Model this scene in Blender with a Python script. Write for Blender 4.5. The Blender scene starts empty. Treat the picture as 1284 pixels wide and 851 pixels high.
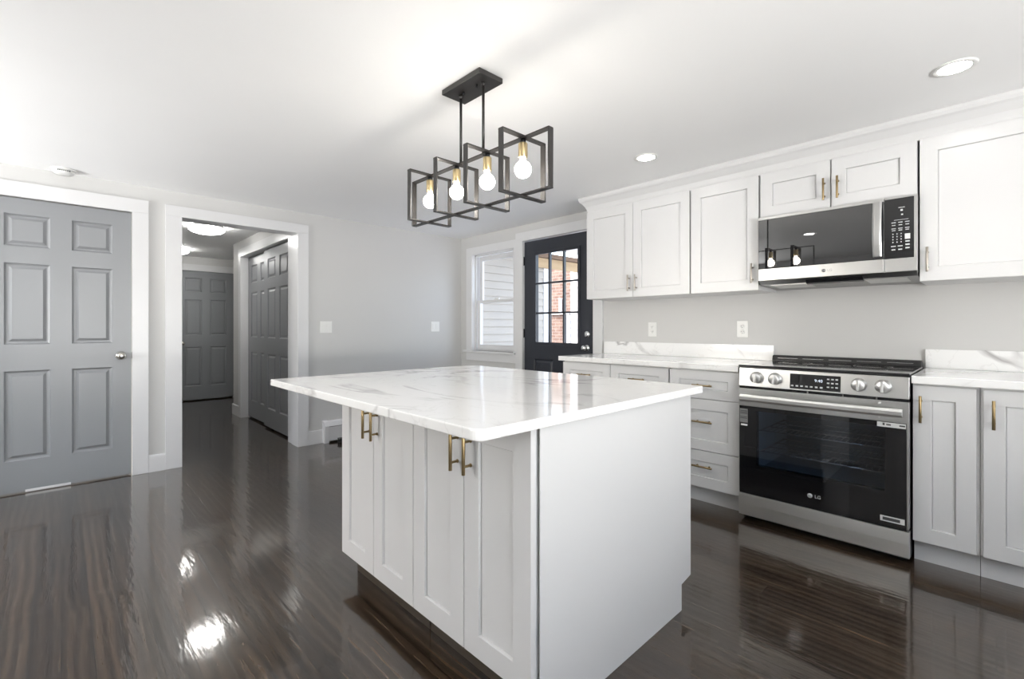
import bpy, bmesh, math, random
from mathutils import Vector, Matrix
random.seed(7)
scene = bpy.context.scene
COL = scene.collection

# ------------------------------------------------------------------ camera
F_PX, CX, HY, CAM_H = 586.0, 642.0, 411.0, 1.142
TH = math.atan((642 - 77) / F_PX)                      # angle between the view axis and the -X direction
cd = bpy.data.cameras.new('camera')
cam = bpy.data.objects.new('camera', cd)
COL.objects.link(cam)
cd.sensor_width = 36.0
cd.sensor_fit = 'HORIZONTAL'
cd.lens = F_PX * 36.0 / 1284.0
cd.shift_y = -(425.5 - HY) / 1284.0
cd.clip_start = 0.02
cam.location = (0, 0, CAM_H)
fx, fy = -math.cos(TH), math.sin(TH)
cam.rotation_euler = (math.radians(90), 0, math.atan2(fy, fx) - math.radians(90))
scene.camera = cam

# ------------------------------------------------------------------ exposure, world
scene.view_settings.view_transform = 'Standard'
scene.view_settings.look = 'None'
scene.view_settings.gamma = 1.0
scene.view_settings.use_curve_mapping = False
scene.view_settings.exposure = -0.46
scene.cycles.use_denoising = True
scene.cycles.max_bounces = 10
scene.cycles.diffuse_bounces = 6
scene.cycles.glossy_bounces = 5
scene.cycles.transparent_max_bounces = 12
scene.cycles.sample_clamp_indirect = 6.0
scene.cycles.caustics_reflective = False
scene.cycles.caustics_refractive = False

world = bpy.data.worlds.new('world')
scene.world = world
world.use_nodes = True
wn = world.node_tree
bg = wn.nodes['Background']
sky = wn.nodes.new('ShaderNodeTexSky')
sky.sky_type = 'NISHITA'
sky.sun_disc = False
sky.sun_elevation = math.radians(40)
sky.sun_rotation = math.radians(200)
sky.air_density = 1.0
sky.dust_density = 3.0
haze = wn.nodes.new('ShaderNodeMix')
haze.data_type = 'RGBA'
haze.inputs['Factor'].default_value = 0.65
haze.inputs['B'].default_value = (1.0, 1.0, 1.0, 1)
wn.links.new(sky.outputs[0], haze.inputs['A'])
wn.links.new(haze.outputs['Result'], bg.inputs[0])
bg.inputs[1].default_value = 3.0


def area(name, loc, rot, sx, sy, power, color=(1, 1, 1)):
    l = bpy.data.lights.new(name, 'AREA')
    l.shape = 'RECTANGLE'
    l.size, l.size_y = sx, sy
    l.energy = power
    l.color = color
    o = bpy.data.objects.new(name, l)
    o.location = loc
    o.rotation_euler = rot
    COL.objects.link(o)
    return o


RX, FY = 2.60, -2.40            # the walls behind the camera
H = 2.255                       # ceiling height
# area lamps standing for daylight at two assumed, unseen windows behind the camera
area('daylight_right', (RX + 0.12, 0.35, 1.35), (0, math.radians(90 + 4), 0), 1.4, 2.3, 20, (0.92, 0.96, 1.0))
area('daylight_front', (-3.6, FY - 0.12, 1.42), (math.radians(90 + 8), 0, 0), 1.5, 1.25, 55, (0.95, 0.975, 1.0))
# fill lamps added outside those windows, aimed up to brighten the ceiling
area('ceiling_fill_right', (RX + 0.80, 0.35, 0.78), (0, math.radians(90 + 62), 0), 1.3, 2.3, 1000, (1.0, 0.99, 0.97))
area('ceiling_fill_front', (-3.6, FY - 0.85, 0.62), (math.radians(90 + 55), 0, 0), 1.5, 1.3, 520, (1.0, 0.99, 0.97))


# ------------------------------------------------------------------ materials
def mat(name, color, rough=0.5, metal=0.0, spec=0.5, coat=0.0, coat_rough=0.03, emit=None, strength=0.0, aniso=0.0):
    m = bpy.data.materials.new(name)
    m.use_nodes = True
    b = m.node_tree.nodes['Principled BSDF']
    b.inputs['Base Color'].default_value = (*color, 1)
    b.inputs['Roughness'].default_value = rough
    b.inputs['Metallic'].default_value = metal
    b.inputs['Specular IOR Level'].default_value = spec
    b.inputs['Coat Weight'].default_value = coat
    b.inputs['Coat Roughness'].default_value = coat_rough
    b.inputs['Anisotropic'].default_value = aniso
    if emit:
        b.inputs['Emission Color'].default_value = (*emit, 1)
        b.inputs['Emission Strength'].default_value = strength
    return m


def nd(m, kind, **kw):
    n = m.node_tree.nodes.new(kind)
    for k, v in kw.items():
        setattr(n, k, v)
    return n


def lk(m, a, b):
    m.node_tree.links.new(a, b)


def coords(m, scale=(1, 1, 1)):
    tc = nd(m, 'ShaderNodeTexCoord')
    mp = nd(m, 'ShaderNodeMapping')
    mp.inputs['Scale'].default_value = scale
    geo = nd(m, 'ShaderNodeNewGeometry')
    lk(m, geo.outputs['Position'], mp.inputs['Vector'])
    return mp.outputs[0]


def noise(m, vec, scale, detail=4, rough=0.5, dist=0.0):
    n = nd(m, 'ShaderNodeTexNoise')
    n.inputs['Scale'].default_value = scale
    n.inputs['Detail'].default_value = detail
    n.inputs['Roughness'].default_value = rough
    n.inputs['Distortion'].default_value = dist
    lk(m, vec, n.inputs['Vector'])
    return n.outputs['Fac']


def ramp(m, fac, stops, interp='LINEAR'):
    r = nd(m, 'ShaderNodeValToRGB')
    r.color_ramp.interpolation = interp
    els = r.color_ramp.elements
    while len(els) < len(stops):
        els.new(0.5)
    for e, (p, c) in zip(els, stops):
        e.position = p
        e.color = (*c, 1) if len(c) == 3 else c
    lk(m, fac, r.inputs['Fac'])
    return r.outputs['Color']


def math_n(m, op, a, b=None, clamp=False):
    n = nd(m, 'ShaderNodeMath', operation=op, use_clamp=clamp)
    for i, v in enumerate((a, b)):
        if v is None:
            continue
        if isinstance(v, (int, float)):
            n.inputs[i].default_value = v
        else:
            lk(m, v, n.inputs[i])
    return n.outputs[0]


def mixc(m, fac, a, b, blend='MIX'):
    n = nd(m, 'ShaderNodeMix', data_type='RGBA', blend_type=blend)
    for sock, v in ((n.inputs['Factor'], fac), (n.inputs['A'], a), (n.inputs['B'], b)):
        if isinstance(v, (int, float)):
            sock.default_value = v
        elif isinstance(v, tuple):
            sock.default_value = (*v, 1)
        else:
            lk(m, v, sock)
    return n.outputs['Result']


def bump(m, h, strength, dist=0.01, prev=None):
    n = nd(m, 'ShaderNodeBump')
    n.inputs['Strength'].default_value = strength
    n.inputs['Distance'].default_value = dist
    lk(m, h, n.inputs['Height'])
    if prev is not None:
        lk(m, prev, n.inputs['Normal'])
    return n.outputs['Normal']


def P(m):
    return m.node_tree.nodes['Principled BSDF']


def painted(name, color, rough, var=0.02, bump_s=0.05, scale=40):
    m = mat(name, color, rough)
    v = coords(m)
    n = noise(m, v, 2.5, 3)
    c = mixc(m, n, tuple(x * (1 - var) for x in color), tuple(min(1, x * (1 + var)) for x in color))
    lk(m, c, P(m).inputs['Base Color'])
    n2 = noise(m, v, scale * 4, 3)
    lk(m, bump(m, n2, bump_s, 0.002), P(m).inputs['Normal'])
    return m


M = {}
M['wall'] = painted('wall_paint', (0.585, 0.582, 0.572), 0.55, 0.015, 0.06)
M['ceiling'] = painted('ceiling_paint', (0.91, 0.91, 0.91), 0.6, 0.012, 0.08, 20)
M['trim'] = painted('trim_paint', (0.69, 0.69, 0.695), 0.28, 0.01, 0.02)
M['cabinet'] = painted('cabinet_lacquer', (0.675, 0.675, 0.675), 0.30, 0.008, 0.015)
M['grey_door'] = painted('grey_door_paint', (0.232, 0.240, 0.252), 0.33, 0.03, 0.04)
M['navy_door'] = painted('charcoal_door_paint', (0.020, 0.023, 0.032), 0.33, 0.05, 0.03)
M['hinge'] = mat('dark_hinge_metal', (0.02, 0.02, 0.022), 0.4, 0.8)
M['black'] = mat('black_enamel', (0.008, 0.008, 0.009), 0.25)
M['rubber'] = mat('black_rubber', (0.012, 0.012, 0.012), 0.6)
M['matte_black'] = painted('matte_black_metal', (0.020, 0.018, 0.017), 0.36, 0.05, 0.02)
M['plastic'] = mat('white_plastic', (0.80, 0.80, 0.78), 0.35)
M['slot'] = mat('dark_slot', (0.05, 0.05, 0.05), 0.6)
M['nickel'] = mat('satin_nickel', (0.62, 0.60, 0.56), 0.22, 1.0)
M['chrome'] = mat('polished_chrome', (0.80, 0.80, 0.80), 0.12, 1.0)
M['brass'] = mat('aged_brass', (0.27, 0.20, 0.105), 0.34, 1.0)
M['pale_brass'] = mat('champagne_metal', (0.36, 0.33, 0.29), 0.3, 1.0)
M['gold'] = mat('brushed_gold', (0.72, 0.57, 0.32), 0.28, 1.0)
M['cream'] = painted('cream_siding_paint', (0.43, 0.39, 0.335), 0.6, 0.03, 0.05)
M['bulb'] = mat('lit_bulb_glass', (1, 1, 1), 0.3, emit=(1.0, 0.94, 0.84), strength=80.0)
M['lens'] = mat('lit_downlight_lens', (1, 1, 1), 0.4, emit=(1.0, 0.975, 0.94), strength=70.0)
M['hall_glass'] = mat('lit_frosted_glass', (1, 1, 1), 0.4, emit=(1.0, 0.985, 0.95), strength=34.0)
M['printed'] = mat('printed_white', (0.55, 0.56, 0.57), 0.4)
M['display'] = mat('lit_display_digits', (0.5, 0.55, 0.6), 0.4, emit=(0.75, 0.85, 1.0), strength=0.9)
M['sticker'] = mat('silver_sticker', (0.20, 0.20, 0.20), 0.4)
M['knob_steel'] = mat('satin_knob_steel', (0.82, 0.82, 0.81), 0.38, 1.0)
M['sticker_white'] = mat('white_sticker', (0.7, 0.7, 0.69), 0.4)
M['enamel'] = mat('oven_enamel', (0.26, 0.30, 0.34), 0.35)
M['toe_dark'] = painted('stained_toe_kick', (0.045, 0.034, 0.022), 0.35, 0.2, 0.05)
M['navy_out'] = painted('navy_shutter_paint', (0.03, 0.04, 0.06), 0.5, 0.05, 0.03)
M['concrete'] = painted('pale_ground', (0.78, 0.78, 0.79), 0.9, 0.1, 0.2)


def steel(name, color=(0.60, 0.60, 0.59), rough=0.31, axis='X', wav=0.0, br=0.25):
    """horizontally brushed stainless steel"""
    m = mat(name, color, rough, 1.0)
    v = coords(m, (1.0, 1.0, 1.0))
    mp = nd(m, 'ShaderNodeMapping')
    lk(m, v, mp.inputs['Vector'])
    mp.inputs['Scale'].default_value = (2, 2, 700) if axis == 'X' else (700, 2, 2)
    n = noise(m, mp.outputs[0], 1.0, 2)
    nrm = bump(m, n, br, 0.0006)
    if wav:
        n2 = noise(m, v, 5.0, 1)
        nrm = bump(m, n2, wav, 0.03, nrm)
    lk(m, nrm, P(m).inputs['Normal'])
    return m


M['steel'] = steel('brushed_steel')
M['steel_wavy'] = steel('brushed_steel_drawer', (0.78, 0.78, 0.76), rough=0.42, wav=0.10, br=0.6)
M['steel_dark'] = mat('dark_steel', (0.30, 0.30, 0.30), 0.35, 1.0)


def wood_floor():
    m = mat('dark_stained_oak_floor', (0.05, 0.04, 0.03), 0.12)
    v = coords(m)
    br = nd(m, 'ShaderNodeTexBrick')
    br.offset = 0.37
    br.inputs['Scale'].default_value = 1.0
    br.inputs['Brick Width'].default_value = 1.9
    br.inputs['Row Height'].default_value = 0.083
    br.inputs['Mortar Size'].default_value = 0.0022
    br.inputs['Mortar Smooth'].default_value = 0.3
    br.inputs['Bias'].default_value = 0.0
    br.inputs['Color1'].default_value = (0.0, 0.0, 0.0, 1)
    br.inputs['Color2'].default_value = (1.0, 1.0, 1.0, 1)
    br.inputs['Mortar'].default_value = (0.5, 0.5, 0.5, 1)
    lk(m, v, br.inputs['Vector'])
    # shift the grain from board to board
    sep = nd(m, 'ShaderNodeSeparateColor')
    lk(m, br.outputs['Color'], sep.inputs[0])
    off = nd(m, 'ShaderNodeCombineXYZ')
    lk(m, math_n(m, 'MULTIPLY', sep.outputs[0], 9.0), off.inputs[0])
    lk(m, math_n(m, 'MULTIPLY', sep.outputs[0], 4.0), off.inputs[2])
    add = nd(m, 'ShaderNodeVectorMath', operation='ADD')
    lk(m, v, add.inputs[0])
    lk(m, off.outputs[0], add.inputs[1])
    mp = nd(m, 'ShaderNodeMapping')
    mp.inputs['Scale'].default_value = (0.7, 9.0, 1.0)
    wob = noise(m, v, 1.7, 2)
    cmb = nd(m, 'ShaderNodeCombineXYZ')
    lk(m, math_n(m, 'MULTIPLY', math_n(m, 'SUBTRACT', wob, 0.5), 0.04), cmb.inputs[1])
    add2 = nd(m, 'ShaderNodeVectorMath', operation='ADD')
    lk(m, add.outputs[0], add2.inputs[0])
    lk(m, cmb.outputs[0], add2.inputs[1])
    lk(m, add2.outputs[0], mp.inputs['Vector'])
    wv = nd(m, 'ShaderNodeTexWave', wave_type='BANDS', bands_direction='Y')
    wv.inputs['Scale'].default_value = 0.9
    wv.inputs['Distortion'].default_value = 6.0
    wv.inputs['Detail'].default_value = 3.0
    wv.inputs['Detail Scale'].default_value = 1.2
    lk(m, mp.outputs[0], wv.inputs['Vector'])
    mp2 = nd(m, 'ShaderNodeMapping')
    mp2.inputs['Scale'].default_value = (5.0, 150.0, 1.0)
    lk(m, add.outputs[0], mp2.inputs['Vector'])
    pore = noise(m, mp2.outputs[0], 1.0, 4, 0.6)
    big = noise(m, v, 0.9, 3)
    grain = ramp(m, wv.outputs['Fac'], [(0.0, (0.010, 0.007, 0.0045)), (0.5, (0.023, 0.016, 0.011)), (1.0, (0.045, 0.031, 0.0205))])
    c = mixc(m, ramp(m, pore, [(0.35, (0, 0, 0)), (0.7, (1, 1, 1))]), grain, (0.066, 0.047, 0.033))
    c = mixc(m, 0.35, grain, c)
    tone = ramp(m, math_n(m, 'ADD', math_n(m, 'MULTIPLY', sep.outputs[0], 0.6), math_n(m, 'MULTIPLY', big, 0.4)),
                [(0.15, (0.60, 0.56, 0.54)), (0.85, (1.55, 1.48, 1.38))])
    c = mixc(m, 1.0, c, tone, 'MULTIPLY')
    mp4 = nd(m, 'ShaderNodeMapping')
    mp4.inputs['Scale'].default_value = (3.0, 70.0, 1.0)
    lk(m, add2.outputs[0], mp4.inputs['Vector'])
    streak = noise(m, mp4.outputs[0], 1.0, 5, 0.65)
    c = mixc(m, ramp(m, streak, [(0.58, (0, 0, 0)), (0.72, (0.75, 0.75, 0.75))]), c, (0.135, 0.095, 0.062))
    c = mixc(m, ramp(m, streak, [(0.28, (0.8, 0.8, 0.8)), (0.42, (0, 0, 0))]), c, (0.012, 0.009, 0.007))
    knot = nd(m, 'ShaderNodeVectorMath', operation='DISTANCE')
    lk(m, v, knot.inputs[0])
    knot.inputs[1].default_value = (-0.780, 1.709, 0.0)
    c = mixc(m, ramp(m, knot.outputs['Value'], [(0.009, (0.9, 0.9, 0.9)), (0.022, (0, 0, 0))]), c, (0.012, 0.008, 0.006))
    c = mixc(m, br.outputs['Fac'], c, (0.006, 0.005, 0.004))
    lk(m, c, P(m).inputs['Base Color'])
    P(m).inputs['Roughness'].default_value = 0.25
    P(m).inputs['Specular IOR Level'].default_value = 0.25
    P(m).inputs['Coat Weight'].default_value = 1.0
    P(m).inputs['Coat Roughness'].default_value = 0.055
    P(m).inputs['Coat IOR'].default_value = 1.5
    # boards slightly cupped, varnish uneven along the grain
    mp3 = nd(m, 'ShaderNodeMapping')
    mp3.inputs['Scale'].default_value = (2.6, 13.0, 1.0)
    lk(m, v, mp3.inputs['Vector'])
    wavy = noise(m, mp3.outputs[0], 1.0, 3, 0.55)
    mp5 = nd(m, 'ShaderNodeMapping')
    mp5.inputs['Scale'].default_value = (9.0, 42.0, 1.0)
    lk(m, add.outputs[0], mp5.inputs['Vector'])
    ripple = noise(m, mp5.outputs[0], 1.0, 2, 0.5)
    n1 = bump(m, ripple, 0.14, 0.003, bump(m, wavy, 0.085, 0.010))
    n2 = bump(m, streak, 0.13, 0.0012, bump(m, wv.outputs['Fac'], 0.02, 0.002, n1))
    n3 = bump(m, br.outputs['Fac'], -1.0, 0.003, n2)
    lk(m, n3, P(m).inputs['Normal'])
    lk(m, n3, P(m).inputs['Coat Normal'])
    return m


M['floor'] = wood_floor()


def quartz():
    m = mat('white_quartz', (0.87, 0.87, 0.865), 0.09)
    v = coords(m)
    mp = nd(m, 'ShaderNodeMapping')
    mp.inputs['Rotation'].default_value = (0.35, 0.2, 0.6)
    mp.inputs['Scale'].default_value = (1.0, 1.9, 1.3)
    lk(m, v, mp.inputs['Vector'])
    n = noise(m, mp.outputs[0], 1.15, 5, 0.52, 0.9)
    d = math_n(m, 'ABSOLUTE', math_n(m, 'SUBTRACT', n, 0.5))
    vein = ramp(m, d, [(0.0, (1, 1, 1)), (0.010, (0.6, 0.6, 0.6)), (0.028, (0, 0, 0))])
    n_b = noise(m, v, 2.1, 2)
    mask = ramp(m, n_b, [(0.42, (0, 0, 0)), (0.62, (1, 1, 1))])
    fac = mixc(m, 1.0, vein, mask, 'MULTIPLY')
    n3 = noise(m, mp.outputs[0], 3.1, 4, 0.5, 1.3)
    d3 = math_n(m, 'ABSOLUTE', math_n(m, 'SUBTRACT', n3, 0.5))
    fine = ramp(m, d3, [(0.0, (0.22, 0.22, 0.22)), (0.010, (0, 0, 0))])
    c = mixc(m, fac, (0.87, 0.87, 0.865), (0.42, 0.41, 0.41))
    c = mixc(m, fine, c, (0.55, 0.54, 0.53))
    lk(m, c, P(m).inputs['Base Color'])
    P(m).inputs['Roughness'].default_value = 0.09
    return m


M['quartz'] = quartz()


def brick():
    m = mat('weathered_brick', (0.3, 0.15, 0.1), 0.9)
    g = nd(m, 'ShaderNodeNewGeometry')
    mp = nd(m, 'ShaderNodeMapping')
    mp.inputs['Rotation'].default_value = (math.radians(-90), 0, 0)
    lk(m, g.outputs['Position'], mp.inputs['Vector'])
    b = nd(m, 'ShaderNodeTexBrick')
    b.inputs['Scale'].default_value = 1.0
    b.inputs['Brick Width'].default_value = 0.21
    b.inputs['Row Height'].default_value = 0.07
    b.inputs['Mortar Size'].default_value = 0.006
    b.inputs['Color1'].default_value = (0.15, 0.085, 0.065, 1)
    b.inputs['Color2'].default_value = (0.13, 0.075, 0.06, 1)
    b.inputs['Mortar'].default_value = (0.27, 0.24, 0.22, 1)
    lk(m, mp.outputs[0], b.inputs['Vector'])
    n = noise(m, mp.outputs[0], 6, 4)
    c = mixc(m, ramp(m, n, [(0.4, (0, 0, 0)), (0.75, (0.7, 0.7, 0.7))]), b.outputs['Color'], (0.28, 0.215, 0.175))
    lk(m, c, P(m).inputs['Base Color'])
    return m


M['brick'] = brick()


def timber(name, a, b):
    m = mat(name, a, 0.7)
    v = coords(m, (14, 1.5, 14))
    n = noise(m, v, 1.5, 4)
    lk(m, mixc(m, n, a, b), P(m).inputs['Base Color'])
    return m


M['timber'] = timber('bare_timber', (0.36, 0.24, 0.12), (0.50, 0.36, 0.21))
M['timber_dark'] = timber('brown_timber', (0.14, 0.085, 0.05), (0.22, 0.14, 0.085))


def glass(name, tint=(1, 1, 1), ior=1.45, rough=0.0, refl=(1, 1, 1)):
    m = bpy.data.materials.new(name)
    m.use_nodes = True
    t = m.node_tree
    t.nodes.clear()
    out = t.nodes.new('ShaderNodeOutputMaterial')
    mix = t.nodes.new('ShaderNodeMixShader')
    fr = t.nodes.new('ShaderNodeFresnel')
    fr.inputs['IOR'].default_value = ior
    tr = t.nodes.new('ShaderNodeBsdfTransparent')
    tr.inputs[0].default_value = (*tint, 1)
    gl = t.nodes.new('ShaderNodeBsdfGlossy')
    gl.inputs['Roughness'].default_value = rough
    gl.inputs['Color'].default_value = (*refl, 1)
    ge = t.nodes.new('ShaderNodeNewGeometry')
    ml = t.nodes.new('ShaderNodeMath')
    ml.operation = 'MULTIPLY_ADD'                 # only the entering face of a pane reflects
    ml.inputs[1].default_value = -1.0
    ml.inputs[2].default_value = 1.0
    ml2 = t.nodes.new('ShaderNodeMath')
    ml2.operation = 'MULTIPLY'
    t.links.new(ge.outputs['Backfacing'], ml.inputs[0])
    t.links.new(ml.outputs[0], ml2.inputs[0])
    t.links.new(fr.outputs[0], ml2.inputs[1])
    t.links.new(ml2.outputs[0], mix.inputs[0])
    t.links.new(tr.outputs[0], mix.inputs[1])
    t.links.new(gl.outputs[0], mix.inputs[2])
    t.links.new(mix.outputs[0], out.inputs['Surface'])
    return m


M['glass'] = glass('window_glass')
M['oven_glass'] = glass('tinted_oven_glass', (0.55, 0.60, 0.66), 1.7)
M['black_glass'] = mat('black_glass', (0.006, 0.006, 0.007), 0.03, spec=0.75)
M['mirror_glass'] = mat('dark_mirror_glass', (0.012, 0.012, 0.013), 0.02, spec=1.0, coat=1.0, coat_rough=0.0)
M['cooktop'] = mat('ceramic_cooktop', (0.010, 0.010, 0.012), 0.06, spec=0.6)


# ------------------------------------------------------------------ mesh helpers
def box(bm, x0, x1, y0, y1, z0, z1):
    x0, x1 = sorted((x0, x1)); y0, y1 = sorted((y0, y1)); z0, z1 = sorted((z0, z1))
    v = [bm.verts.new(p) for p in ((x0, y0, z0), (x1, y0, z0), (x1, y1, z0), (x0, y1, z0),
                                   (x0, y0, z1), (x1, y0, z1), (x1, y1, z1), (x0, y1, z1))]
    for f in ((3, 2, 1, 0), (4, 5, 6, 7), (0, 1, 5, 4), (1, 2, 6, 5), (2, 3, 7, 6), (3, 0, 4, 7)):
        bm.faces.new([v[i] for i in f])


def tube(bm, a, b, r0, r1=None, seg=20, smooth=True, caps=True):
    r1 = r0 if r1 is None else r1
    a, b = Vector(a), Vector(b)
    d = (b - a).normalized()
    up = Vector((0, 0, 1)) if abs(d.z) < 0.9 else Vector((1, 0, 0))
    u = d.cross(up).normalized()
    w = d.cross(u)
    ra, rb = [], []
    for i in range(seg):
        t = 2 * math.pi * i / seg
        o = u * math.cos(t) + w * math.sin(t)
        ra.append(bm.verts.new(a + o * r0))
        rb.append(bm.verts.new(b + o * r1))
    for i in range(seg):
        j = (i + 1) % seg
        f = bm.faces.new((ra[i], ra[j], rb[j], rb[i]))
        f.smooth = smooth
    if caps:
        bm.faces.new(ra[::-1])
        bm.faces.new(rb)


def lathe(bm, prof, origin, axis=(0, 0, 1), seg=32, smooth=True):
    """prof: (radius, height along axis); radius 0 closes the shape"""
    o, ax = Vector(origin), Vector(axis).normalized()
    up = Vector((0, 0, 1)) if abs(ax.z) < 0.9 else Vector((1, 0, 0))
    u = ax.cross(up).normalized()
    w = ax.cross(u)
    rings = []
    for r, h in prof:
        if r < 1e-6:
            rings.append([bm.verts.new(o + ax * h)])
        else:
            rings.append([bm.verts.new(o + ax * h + (u * math.cos(2 * math.pi * i / seg) + w * math.sin(2 * math.pi * i / seg)) * r) for i in range(seg)])
    for A, B in zip(rings, rings[1:]):
        for i in range(seg):
            j = (i + 1) % seg
            if len(A) == 1 and len(B) == 1:
                continue
            if len(A) == 1:
                f = bm.faces.new((A[0], B[j], B[i]))
            elif len(B) == 1:
                f = bm.faces.new((A[i], A[j], B[0]))
            else:
                f = bm.faces.new((A[i], A[j], B[j], B[i]))
            f.smooth = smooth


def prism(bm, pts, a, b, axis='X'):
    """closed profile (p, q) swept between a and b along an axis"""
    def P3(p, t):
        return {'X': (t, p[0], p[1]), 'Y': (p[0], t, p[1]), 'Z': (p[0], p[1], t)}[axis]
    A = [bm.verts.new(P3(p, a)) for p in pts]
    B = [bm.verts.new(P3(p, b)) for p in pts]
    n = len(pts)
    for i in range(n):
        j = (i + 1) % n
        bm.faces.new((A[i], A[j], B[j], B[i]))
    bm.faces.new(A[::-1])
    bm.faces.new(B)


def panelled(bm, face, plane, u0, u1, z0, z1, t, panels, prof, thru=()):
    """slab of thickness t whose front carries moulded panels.
    face: '-Y' (front at y=plane) or '+X' (front at x=plane) or '+Y'; prof: (inset, depth); thru: openings cut right through"""
    def W(u, d, z):
        if face == '-Y':
            return (u, plane + d, z)
        if face == '+Y':
            return (u, plane - d, z)
        if face == '+X':
            return (plane - d, u, z)
        return (plane + d, u, z)
    V = {}

    def vert(u, d, z):
        k = (round(u, 5), round(d, 5), round(z, 5))
        if k not in V:
            V[k] = bm.verts.new(W(u, d, z))
        return V[k]

    def quad(a, b, c, d):
        vs = [vert(*p) for p in (a, b, c, d)]
        if len(set(vs)) == 4:
            try:
                bm.faces.new(vs)
            except ValueError:
                pass
    allp = list(panels) + list(thru)
    us = sorted({u0, u1, *[p[0] for p in allp], *[p[1] for p in allp]})
    zs = sorted({z0, z1, *[p[2] for p in allp], *[p[3] for p in allp]})

    def inside(cu, cz, L):
        return [p for p in L if p[0] < cu < p[1] and p[2] < cz < p[3]]
    done = set()
    for i in range(len(us) - 1):
        for j in range(len(zs) - 1):
            a, b, c, d = us[i], us[i + 1], zs[j], zs[j + 1]
            cu, cz = (a + b) / 2, (c + d) / 2
            if not inside(cu, cz, allp):
                quad((a, 0, c), (b, 0, c), (b, 0, d), (a, 0, d))
            if not inside(cu, cz, thru):
                quad((a, t, c), (a, t, d), (b, t, d), (b, t, c))
            else:
                if not inside(cu - (b - a), cz, thru): quad((a, 0, c), (a, 0, d), (a, t, d), (a, t, c))
                if not inside(cu + (b - a), cz, thru): quad((b, 0, c), (b, 0, d), (b, t, d), (b, t, c))
                if not inside(cu, cz - (d - c), thru): quad((a, 0, c), (b, 0, c), (b, t, c), (a, t, c))
                if not inside(cu, cz + (d - c), thru): quad((a, 0, d), (b, 0, d), (b, t, d), (a, t, d))
            pl = inside(cu, cz, panels)
            if pl:
                p = pl[0]
                # split ring edges so they meet the grid
                if p in done:
                    continue
                done.add(p)
                pu = [u for u in us if p[0] <= u <= p[1]]
                pz = [z for z in zs if p[2] <= z <= p[3]]
                rings = []
                for (ins, dep) in [(0, 0)] + list(prof):
                    def cl(u, lo, hi):
                        return min(max(u, lo + ins), hi - ins)
                    loop = [(u, p[2] + ins) for u in pu] + [(p[1] - ins, z) for z in pz[1:]] + \
                           [(u, p[3] - ins) for u in pu[::-1][1:]] + [(p[0] + ins, z) for z in pz[::-1][1:-1]]
                    rings.append([(cl(u, p[0], p[1]), dep, cl(z, p[2], p[3])) for u, z in loop])
                for A, B in zip(rings, rings[1:]):
                    n = len(A)
                    for k in range(n):
                        q = (k + 1) % n
                        quad(A[k], A[q], B[q], B[k])
                last = []
                for p3 in rings[-1]:
                    vv = vert(*p3)
                    if vv not in last:
                        last.append(vv)
                bm.faces.new(last)
    for i in range(len(us) - 1):
        quad((us[i], 0, z0), (us[i], t, z0), (us[i + 1], t, z0), (us[i + 1], 0, z0))
        quad((us[i], 0, z1), (us[i + 1], 0, z1), (us[i + 1], t, z1), (us[i], t, z1))
    for j in range(len(zs) - 1):
        quad((u0, 0, zs[j]), (u0, 0, zs[j + 1]), (u0, t, zs[j + 1]), (u0, t, zs[j]))
        quad((u1, 0, zs[j]), (u1, t, zs[j]), (u1, t, zs[j + 1]), (u1, 0, zs[j + 1]))


SHAKER = [(0.0012, 0.009), (0.0012, 0.0125), (0.0038, 0.0125), (0.0038, 0.009)]
RAISED = [(0.004, 0.006), (0.012, 0.011), (0.020, 0.011), (0.038, 0.003)]


def origin_of(o):
    v = Vector((0, 0, 0))
    while o is not None:
        v += o.location
        o = o.parent
    return v


def obj(name, bm, m, parent=None, bevel=0.0, label=None, seg=2, loc=None, recalc=True):
    if recalc:
        bmesh.ops.recalc_face_normals(bm, faces=bm.faces)
    org = origin_of(parent) if parent is not None else Vector(loc) if loc is not None else Vector((0, 0, 0))
    if parent is None and loc is None:
        c = [v.co for v in bm.verts]
        org = Vector((sum(p.x for p in c) / len(c), sum(p.y for p in c) / len(c), min(p.z for p in c)))
    for v in bm.verts:
        v.co -= org
    me = bpy.data.meshes.new(name)
    bm.to_mesh(me)
    bm.free()
    me.materials.append(m)
    o = bpy.data.objects.new(name, me)
    COL.objects.link(o)
    if parent is not None:
        o.parent = parent
    else:
        o.location = org
    if bevel:
        b = o.modifiers.new('bevel', 'BEVEL')
        b.width = bevel
        b.segments = seg
        b.limit_method = 'ANGLE'
        b.angle_limit = math.radians(50)
    if label:
        o['label'] = label
    return o


def boxes(name, L, m, parent=None, bevel=0.0, label=None, **kw):
    bm = bmesh.new()
    for b in L:
        box(bm, *b)
    return obj(name, bm, m, parent, bevel, label, **kw)


def thing(name, loc, label, cat, group=None):
    o = bpy.data.objects.new(name, None)
    o.empty_display_size = 0.1
    o.location = loc
    COL.objects.link(o)
    return tag(o, label, cat, group)


def tag(o, label, cat, group=None):
    o['label'] = label
    o['category'] = cat
    if group:
        o['group'] = group
    return o


def struct(o, label=None, cat=None):
    o['kind'] = 'structure'
    if label:
        o['label'] = label
    if cat:
        o['category'] = cat
    return o


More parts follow.
